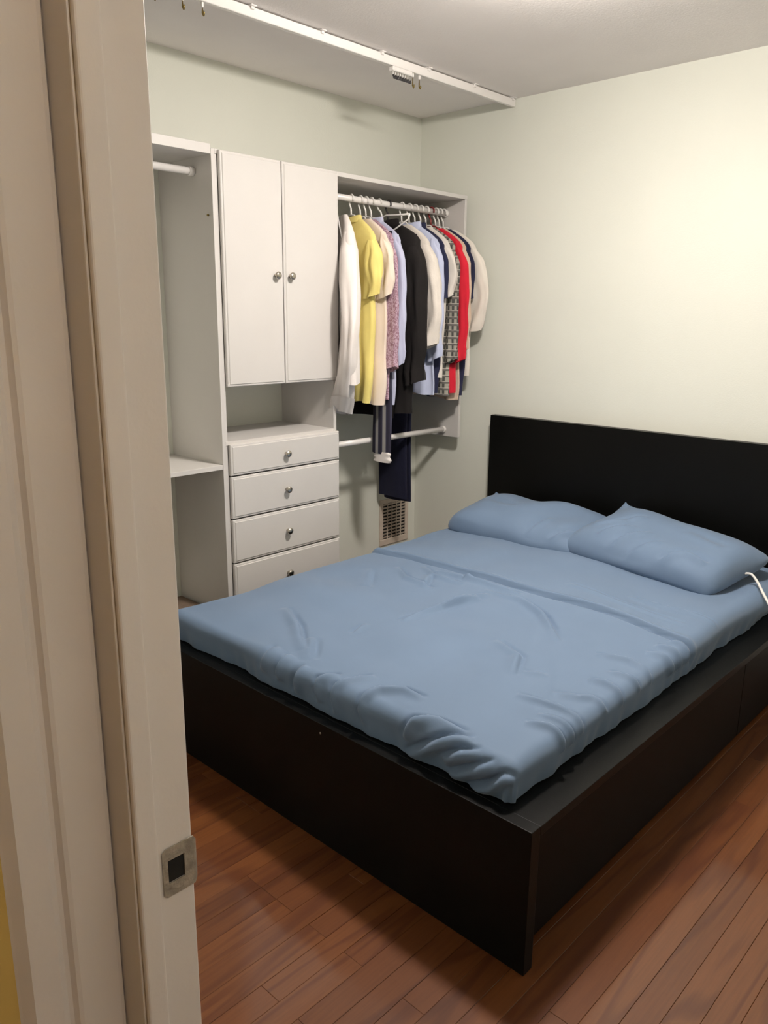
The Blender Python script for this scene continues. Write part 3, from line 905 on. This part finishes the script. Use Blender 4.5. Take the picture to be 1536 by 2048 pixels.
def garment(name, label, cat, pos, rot, mat, zb, W=0.215, T=0.022, sleeve='long', slen=0.58, zn=-0.088, zs=-0.185, seed=0, shear=(0, 0), bulge=0.03, sdy=0.0, sdx=0.0, flare=0.0, collar=None, wave=0.014, hem=None, sr=0.062, hemmat=None, sides=(-1, 1), taper=0.09):
    """a garment on a hanger; local X runs along its shoulders, heights are relative to the rod"""
    rng = np.random.RandomState(seed + 11)
    t = thing(name, label, cat, (pos[0], pos[1], RZ), rot, group='clothes hanging on the upper closet rod')
    ph = rng.uniform(0, 6.28, 8)
    na = 56
    zsh = np.linspace(zn, zs, 8)
    zbd = np.linspace(zs, zb, 26)[1:]
    zz = np.concatenate([zsh, zbd])
    th = np.linspace(0, 2 * PI, na, endpoint=False)
    V = []
    for z in zz:
        if z >= zs:
            s = (zn - z) / (zn - zs)
            wd = 0.062 + (W - 0.020 - 0.062) * (0.35 * s + 0.65 * math.sin(s * PI / 2))
            tt = 0.014 + (T - 0.014) * s
            q = 0.0
        else:
            q = (zs - z) / (zs - zb)
            wd = (W - 0.020) * (1 - 0.05 * smooth(q * 3) - taper * q) + flare * q
            tt = T * (1 + 0.15 * math.sin(q * 5 + ph[0]))
        c, sn = np.cos(th), np.sin(th)
        x = wd * np.sign(c) * np.abs(c) ** 0.75
        y = tt * np.sign(sn) * np.abs(sn) ** 0.7
        am = wave * smooth(np.array(q * 1.6))
        y = y + am * (np.sin(x * 46 + ph[1] + q * 1.5 + np.sin(z * 7 + ph[5])) + 0.6 * np.sin(x * 95 + ph[2] - q * 2)) * 0.7
        x = x + 0.006 * q * np.sin(z * 21 + ph[3])
        zz_ = z + q * 0.010 * np.sin(x * 18 + ph[4])
        V.append(np.stack([x + shear[0] * q, y + shear[1] * q, np.broadcast_to(zz_, x.shape)], -1))
    V = np.concatenate(V)
    m = len(zz)
    I = np.arange(m * na).reshape(m, na)
    J = np.roll(I, -1, 1)
    F = np.stack([I[:-1], J[:-1], J[1:], I[1:]], -1).reshape(-1, 4)
    body = mesh_obj('body', V, F, mat, t, smooth=True, local=True)
    if hem is not None:
        hv = V.reshape(m, na, 3)[-3:].copy()
        hv[..., 0] *= 1.015
        hv[..., 1] *= 1.10
        hv[..., 2] -= hem
        I2 = np.arange(3 * na).reshape(3, na)
        J2 = np.roll(I2, -1, 1)
        mesh_obj('hem', hv.reshape(-1, 3), np.stack([I2[:-1], J2[:-1], J2[1:], I2[1:]], -1).reshape(-1, 4), hemmat or mat, body, smooth=True, local=True)
    if sleeve:
        L = slen if sleeve == 'long' else 0.285
        for sgn in sides:
            ns, nr = 22, 24
            SV = []
            for k in range(ns):
                q = k / (ns - 1)
                grow = 0.25 + 0.75 * float(smooth(np.array(q * (4.5 if sleeve == 'long' else 2.0))))
                rx = (sr * (1 - 0.30 * q) if sleeve == 'long' else sr * (1.05 - 0.05 * q)) * grow
                if sleeve == 'long' and q > 0.93:
                    rx *= 0.88
                ry = min(rx, T * 1.02) * (1 + 0.12 * math.sin(q * 9 + ph[5]))
                cx = sgn * (W - 0.040 + 0.050 * float(smooth(np.array(q * (5 if sleeve == 'long' else 2.6)))) - rx + (bulge if sgn > 0 else min(bulge, 0.0) - 0.01) * math.sin(q ** 1.35 * PI * 0.95)) + sdx * q * q * (1 if sgn > 0 else 0)
                cy = (sdy * q) * (1 if sgn > 0 else 0) + shear[1] * q * 0.6
                cz = zs + 0.030 - q * L
                a = np.linspace(0, 2 * PI, nr, endpoint=False)
                x = cx + rx * np.cos(a) + 0.004 * q * np.sin(cz * 40 + ph[6])
                rip = 1 + 0.22 * min(1.0, q * 3) * (np.sin(a * 5 + q * 3 + ph[6]) + 0.7 * np.sin(a * 8 - q * 7 + ph[4]))
                x = cx + (x - cx) * (1 + (rip - 1) * 0.35)
                y = cy + ry * np.sin(a) * rip + 0.004 * np.sin(np.cos(a) * 4 + q * 10 + ph[7]) * q
                zc = cz - sgn * 0.15 * rx * np.cos(a) * (1 - q) + q * (0.010 * np.sin(a + ph[3]) + sgn * 0.22 * rx * np.cos(a))
                SV.append(np.stack([x, y, zc], -1))
            SV = np.concatenate(SV)
            I = np.arange(ns * nr).reshape(ns, nr)
            J = np.roll(I, -1, 1)
            F = np.stack([I[:-1], J[:-1], J[1:], I[1:]], -1).reshape(-1, 4).tolist()
            F.append(list(range(nr - 1, -1, -1)))
            sl = mesh_obj('sleeve', SV, F, mat, t, smooth=True, local=True)
            if sleeve == 'long':
                c0 = SV.reshape(ns, nr, 3)[-3:].copy()
                mid = c0.mean(1, keepdims=True)
                c0[..., :2] = mid[..., :2] + (c0[..., :2] - mid[..., :2]) * 1.07
                I = np.arange(3 * nr).reshape(3, nr)
                J = np.roll(I, -1, 1)
                mesh_obj('cuff', c0.reshape(-1, 3), np.stack([I[:-1], J[:-1], J[1:], I[1:]], -1).reshape(-1, 4), mat, sl, smooth=True, local=True)
    if collar:
        cm, chh = collar
        a = np.linspace(0, 2 * PI, 28, endpoint=False)
        CV = []
        for (rx, ry, z) in ((0.066, 0.019, zn - 0.022), (0.064, 0.018, zn + chh), (0.070, 0.023, zn + chh - 0.002), (0.078, 0.027, zn - 0.020)):
            CV.append(np.stack([rx * np.cos(a), ry * np.sin(a), z + 0.008 * np.abs(np.cos(a)) * (1 if z > zn else 0)], -1))
        I = np.arange(4 * 28).reshape(4, 28)
        J = np.roll(I, -1, 1)
        mesh_obj('collar', np.concatenate(CV), np.stack([I[:-1], J[:-1], J[1:], I[1:]], -1).reshape(-1, 4), cm, t, smooth=True, local=True)
    return t

C = {}
C['white'] = cloth('white_shirting', (0.80, 0.745, 0.715), 0.03)
C['yellow'] = cloth('yellow_jersey', (0.78, 0.66, 0.22), 0.04)
C['cream'] = cloth('cream_jersey', (0.80, 0.68, 0.58), 0.03)
C['plum'] = patterned('plum_print', 'print', ((0.30, 0.17, 0.22), (0.50, 0.36, 0.44)), 55)
C['peri'] = cloth('periwinkle_shirting', (0.50, 0.52, 0.68), 0.04)
C['black'] = cloth('black_wool', (0.012, 0.010, 0.010), 0.1, sheen=0.03)
C['oat'] = cloth('oatmeal_knit', (0.74, 0.68, 0.62), 0.05, bump=0.4, weave=260)
C['blue'] = cloth('pale_blue_shirting', (0.52, 0.56, 0.74), 0.04)
C['navy'] = cloth('navy_jersey', (0.022, 0.024, 0.055), 0.08, sheen=0.05)
C['grey'] = cloth('warm_grey_shirting', (0.70, 0.65, 0.60), 0.05)
C['plaid'] = patterned('black_plaid', 'plaid', ((0.36, 0.34, 0.29), (0.075, 0.075, 0.07), (0.14, 0.13, 0.12), (0.50, 0.46, 0.41)), 38)
C['red'] = cloth('red_jersey', (0.62, 0.020, 0.040), 0.06)
C['tan'] = cloth('tan_cotton', (0.62, 0.48, 0.37), 0.05)
C['ivory'] = cloth('ivory_cotton', (0.74, 0.69, 0.62), 0.04)
C['stripe'] = patterned('dark_striped_cotton', 'stripe', ((0.030, 0.028, 0.045), (0.30, 0.29, 0.28), (0.05, 0.05, 0.08)), 22)
C['pants'] = cloth('navy_twill', (0.012, 0.013, 0.032), 0.08, sheen=0.05)

RXX = 0.25
items = [
 # name, label, category, y, dx, rot(deg), material, bottom z (world), kwargs, hanger material
 ('long_sleeve_shirt', 'white long sleeved shirt hanging nearest the closet tower', 'shirt', -0.870, 0.050, -34, 'white', 1.20, dict(slen=0.80, bulge=0.115, T=0.036, flare=0.02, seed=1, shear=(0.05, 0.0), sdx=-0.10, sdy=-0.03, sr=0.088, zs=-0.20, taper=0.0, wave=0.014), 'plastic'),
 ('tee_shirt', 'yellow short sleeved tee shirt beside the white shirt', 'shirt', -0.772, 0.01, -14, 'yellow', 1.09, dict(sleeve='short', T=0.030, seed=2, sr=0.052, bulge=0.012, collar=('yellow', 0.004)), 'plastic'),
 ('tee_shirt', 'cream short sleeved tee shirt just behind the yellow one', 'shirt', -0.712, 0.015, -10, 'cream', 1.09, dict(sleeve='short', T=0.022, seed=3, bulge=0.012, sr=0.050), 'plastic'),
 ('patterned_shirt', 'plum and mauve patterned shirt between cream tee and periwinkle shirt', 'shirt', -0.675, 0.01, -8, 'plum', 1.115, dict(sleeve='long', slen=0.62, T=0.018, seed=4, bulge=0.012), 'plastic'),
 ('dress_shirt', 'periwinkle shirt hanging just before the black jacket', 'shirt', -0.638, 0.01, -5, 'peri', 1.085, dict(sleeve='long', slen=0.60, T=0.018, seed=5, bulge=0.010, collar=('peri', 0.008)), 'plastic'),
 ('jacket', 'long black jacket in the middle of the hanging clothes', 'jacket', -0.520, 0.0, -4, 'black', 1.015, dict(sleeve='long', slen=0.70, T=0.040, W=0.235, seed=6, bulge=0.020, zs=-0.175, collar=('black', 0.012), sr=0.07), 'dark_plastic'),
 ('sweater', 'oatmeal knit sweater with a full sleeve after the black jacket', 'sweater', -0.422, 0.0, -4, 'oat', 1.30, dict(sleeve='long', slen=0.52, T=0.030, seed=7, bulge=0.045, sr=0.072, sdx=0.02), 'plastic'),
 ('dress_shirt', 'pale blue collared shirt behind the oatmeal sweater sleeve', 'shirt', -0.366, 0.005, 0, 'blue', 1.115, dict(sleeve='long', slen=0.58, T=0.021, seed=8, bulge=0.0, collar=('blue', 0.012)), 'plastic'),
 ('polo_shirt', 'navy shirt showing only its collar behind the pale blue shirt', 'shirt', -0.322, 0.0, 0, 'navy', 1.11, dict(sleeve='short', T=0.017, seed=9, bulge=0.0, collar=('navy', 0.012)), 'plastic'),
 ('short_sleeve_shirt', 'warm grey short sleeved shirt left of the plaid one', 'shirt', -0.278, 0.01, -4, 'grey', 1.20, dict(sleeve='short', T=0.022, seed=10, bulge=0.02, sr=0.07), 'plastic'),
 ('plaid_shirt', 'black and cream plaid shirt under the warm grey sleeve', 'shirt', -0.236, 0.0, 0, 'plaid', 1.10, dict(sleeve='long', slen=0.60, T=0.017, seed=12, bulge=0.005), 'plastic'),
 ('tee_shirt', 'bright red shirt edge between plaid and tan garments', 'shirt', -0.196, 0.015, 0, 'red', 1.115, dict(sleeve='long', slen=0.60, T=0.016, seed=13, bulge=0.02), 'red_plastic'),
 ('cotton_shirt', 'tan cotton shirt beside the red one', 'shirt', -0.160, 0.01, 0, 'tan', 1.075, dict(sleeve='long', slen=0.55, T=0.015, seed=14, bulge=0.008), 'plastic'),
 ('polo_shirt', 'navy shirt edge just before the last ivory shirt', 'shirt', -0.128, 0.015, 0, 'navy', 1.08, dict(sleeve='short', T=0.013, seed=15, bulge=0.0), 'plastic'),
 ('cotton_shirt', 'ivory shirt hanging last, against the end panel', 'shirt', -0.096, 0.02, 2, 'ivory', 1.20, dict(sleeve='long', slen=0.44, T=0.017, seed=16, bulge=0.055, sr=0.068), 'plastic'),
]
for i, (nm, lb, ct, yy, dx, rot, mt, zbw, kw, hm) in enumerate(items):
    kw = dict(kw)
    if 'collar' in kw:
        kw['collar'] = (C[kw['collar'][0]], kw['collar'][1])
    garment(nm, lb, ct, (RXX + dx, yy), math.radians(rot), C[mt], zbw - RZ, **kw)
    hn = {'plastic': 'white', 'dark_plastic': 'dark', 'red_plastic': 'maroon'}[hm]
    hanger('%s plastic hanger holding the %s' % (hn, lb.split(' hanging')[0].split(' beside')[0].split(' just')[0].split(' between')[0].split(' in the')[0].split(' with')[0].split(' behind')[0].split(' left')[0].split(' under')[0].split(' showing')[0]),
           (RXX, yy), math.radians(rot), M[hm], half=kw.get('W', 0.215) - 0.050, drop=abs(kw.get('zs', -0.185)) - 0.08)

# an empty white hanger sitting crooked in front of the black jacket's shoulder
eh = hanger('empty white hanger twisted outward over the black jacket', (RXX, -0.585), math.radians(-30), M['plastic'], half=0.19, drop=0.075)
eh.rotation_euler = (0, math.radians(-21), math.radians(-8))

# navy trousers hanging long behind the lower rod
tp = thing('trousers', 'long navy trousers hanging down behind the lower closet rod', 'trousers', (0.14, -0.385, 0.51), 0.0)
def leg(y, x0, x1, z0, z1, th, seed):
    rng = np.random.RandomState(seed)
    na, nz = 32, 30
    Vs = []
    ph = rng.uniform(0, 6, 4)
    for k in range(nz):
        q = k / (nz - 1)
        z = z1 + (z0 - z1) * q
        a = np.linspace(0, 2 * PI, na, endpoint=False)
        hw_ = (x1 - x0) / 2 * (0.92 + 0.08 * q)
        xx = (x0 + x1) / 2 + hw_ * np.sign(np.cos(a)) * np.abs(np.cos(a)) ** 0.6 + 0.004 * math.sin(q * 11 + ph[0])
        yy = y + th * np.sign(np.sin(a)) * np.abs(np.sin(a)) ** 0.7 + 0.004 * np.sin(xx * 40 + ph[1]) * q
        Vs.append(np.stack([xx, yy, np.full(na, z) + 0.006 * q * np.sin(xx * 12 + ph[2])], -1))
    I = np.arange(na * nz).reshape(nz, na)
    J = np.roll(I, -1, 1)
    return np.concatenate(Vs), np.stack([I[:-1], J[:-1], J[1:], I[1:]], -1).reshape(-1, 4)
V, F = leg(-0.345, 0.035, 0.240, 0.520, 1.90, 0.012, 1)
mesh_obj('trouser_leg', V, F, C['pants'], tp, smooth=True)
V, F = leg(-0.318, 0.045, 0.250, 0.508, 1.90, 0.012, 2)
mesh_obj('trouser_leg', V, F, C['pants'], tp, smooth=True)

# dark striped robe hanging in front of the lower rod, its white lining showing at the hem
rb = thing('striped_robe', 'dark grey striped robe hanging in front of the lower rod', 'robe', (0.36, -0.642, 0.80), 0.0)
V, F = leg(-0.675, 0.305, 0.425, 0.835, 1.88, 0.013, 4)
mesh_obj('body', V, F, C['stripe'], rb, smooth=True)
V, F = leg(-0.675, 0.318, 0.424, 0.795, 0.842, 0.0142, 4)
mesh_obj('lining_hem', V, F, C['white'], rb, smooth=True)
bt = thing('dark_sweatshirt', 'black sweatshirt hem hanging low behind the striped robe', 'sweatshirt', (0.2, -0.592, 1.0), 0.0)
V, F = leg(-0.592, 0.08, 0.37, 1.000, 1.84, 0.006, 6)
mesh_obj('body', V, F, C['black'], bt, smooth=True)

# ------------------------------------------------------------------ boxes on the closet floor, paper
bx = thing('storage_box', 'flat brown cardboard box with a lid beside the tower foot', 'box', (0.2, -1.86, 0))
box('body', (0.03, -2.20, 0.0), (0.285, -1.650, 0.200), M['card'], bx, bevel=0.002)
box('lid', (0.022, -2.21, 0.2005), (0.292, -1.640, 0.242), M['card'], bx, bevel=0.003)
rng = np.random.RandomState(2)
n = 10
V = []
for i in range(n):
    for j in range(n):
        V.append((0.43 + 0.15 * i / n + rng.uniform(-.008, .008), -2.03 + 0.14 * j / n + rng.uniform(-.008, .008), 0.004 + abs(0.03 * math.sin(i * 1.1) * math.cos(j * 0.9)) + rng.uniform(0, .012)))
F = [(i * n + j, (i + 1) * n + j, (i + 1) * n + j + 1, i * n + j + 1) for i in range(n - 1) for j in range(n - 1)]
pa = mesh_obj('paper_sheet', V, F, M['paper'], None)
pa.modifiers.new('thickness', 'SOLIDIFY').thickness = 0.001
tag(pa, 'crumpled white paper on the floor between bed foot and closet', 'paper')
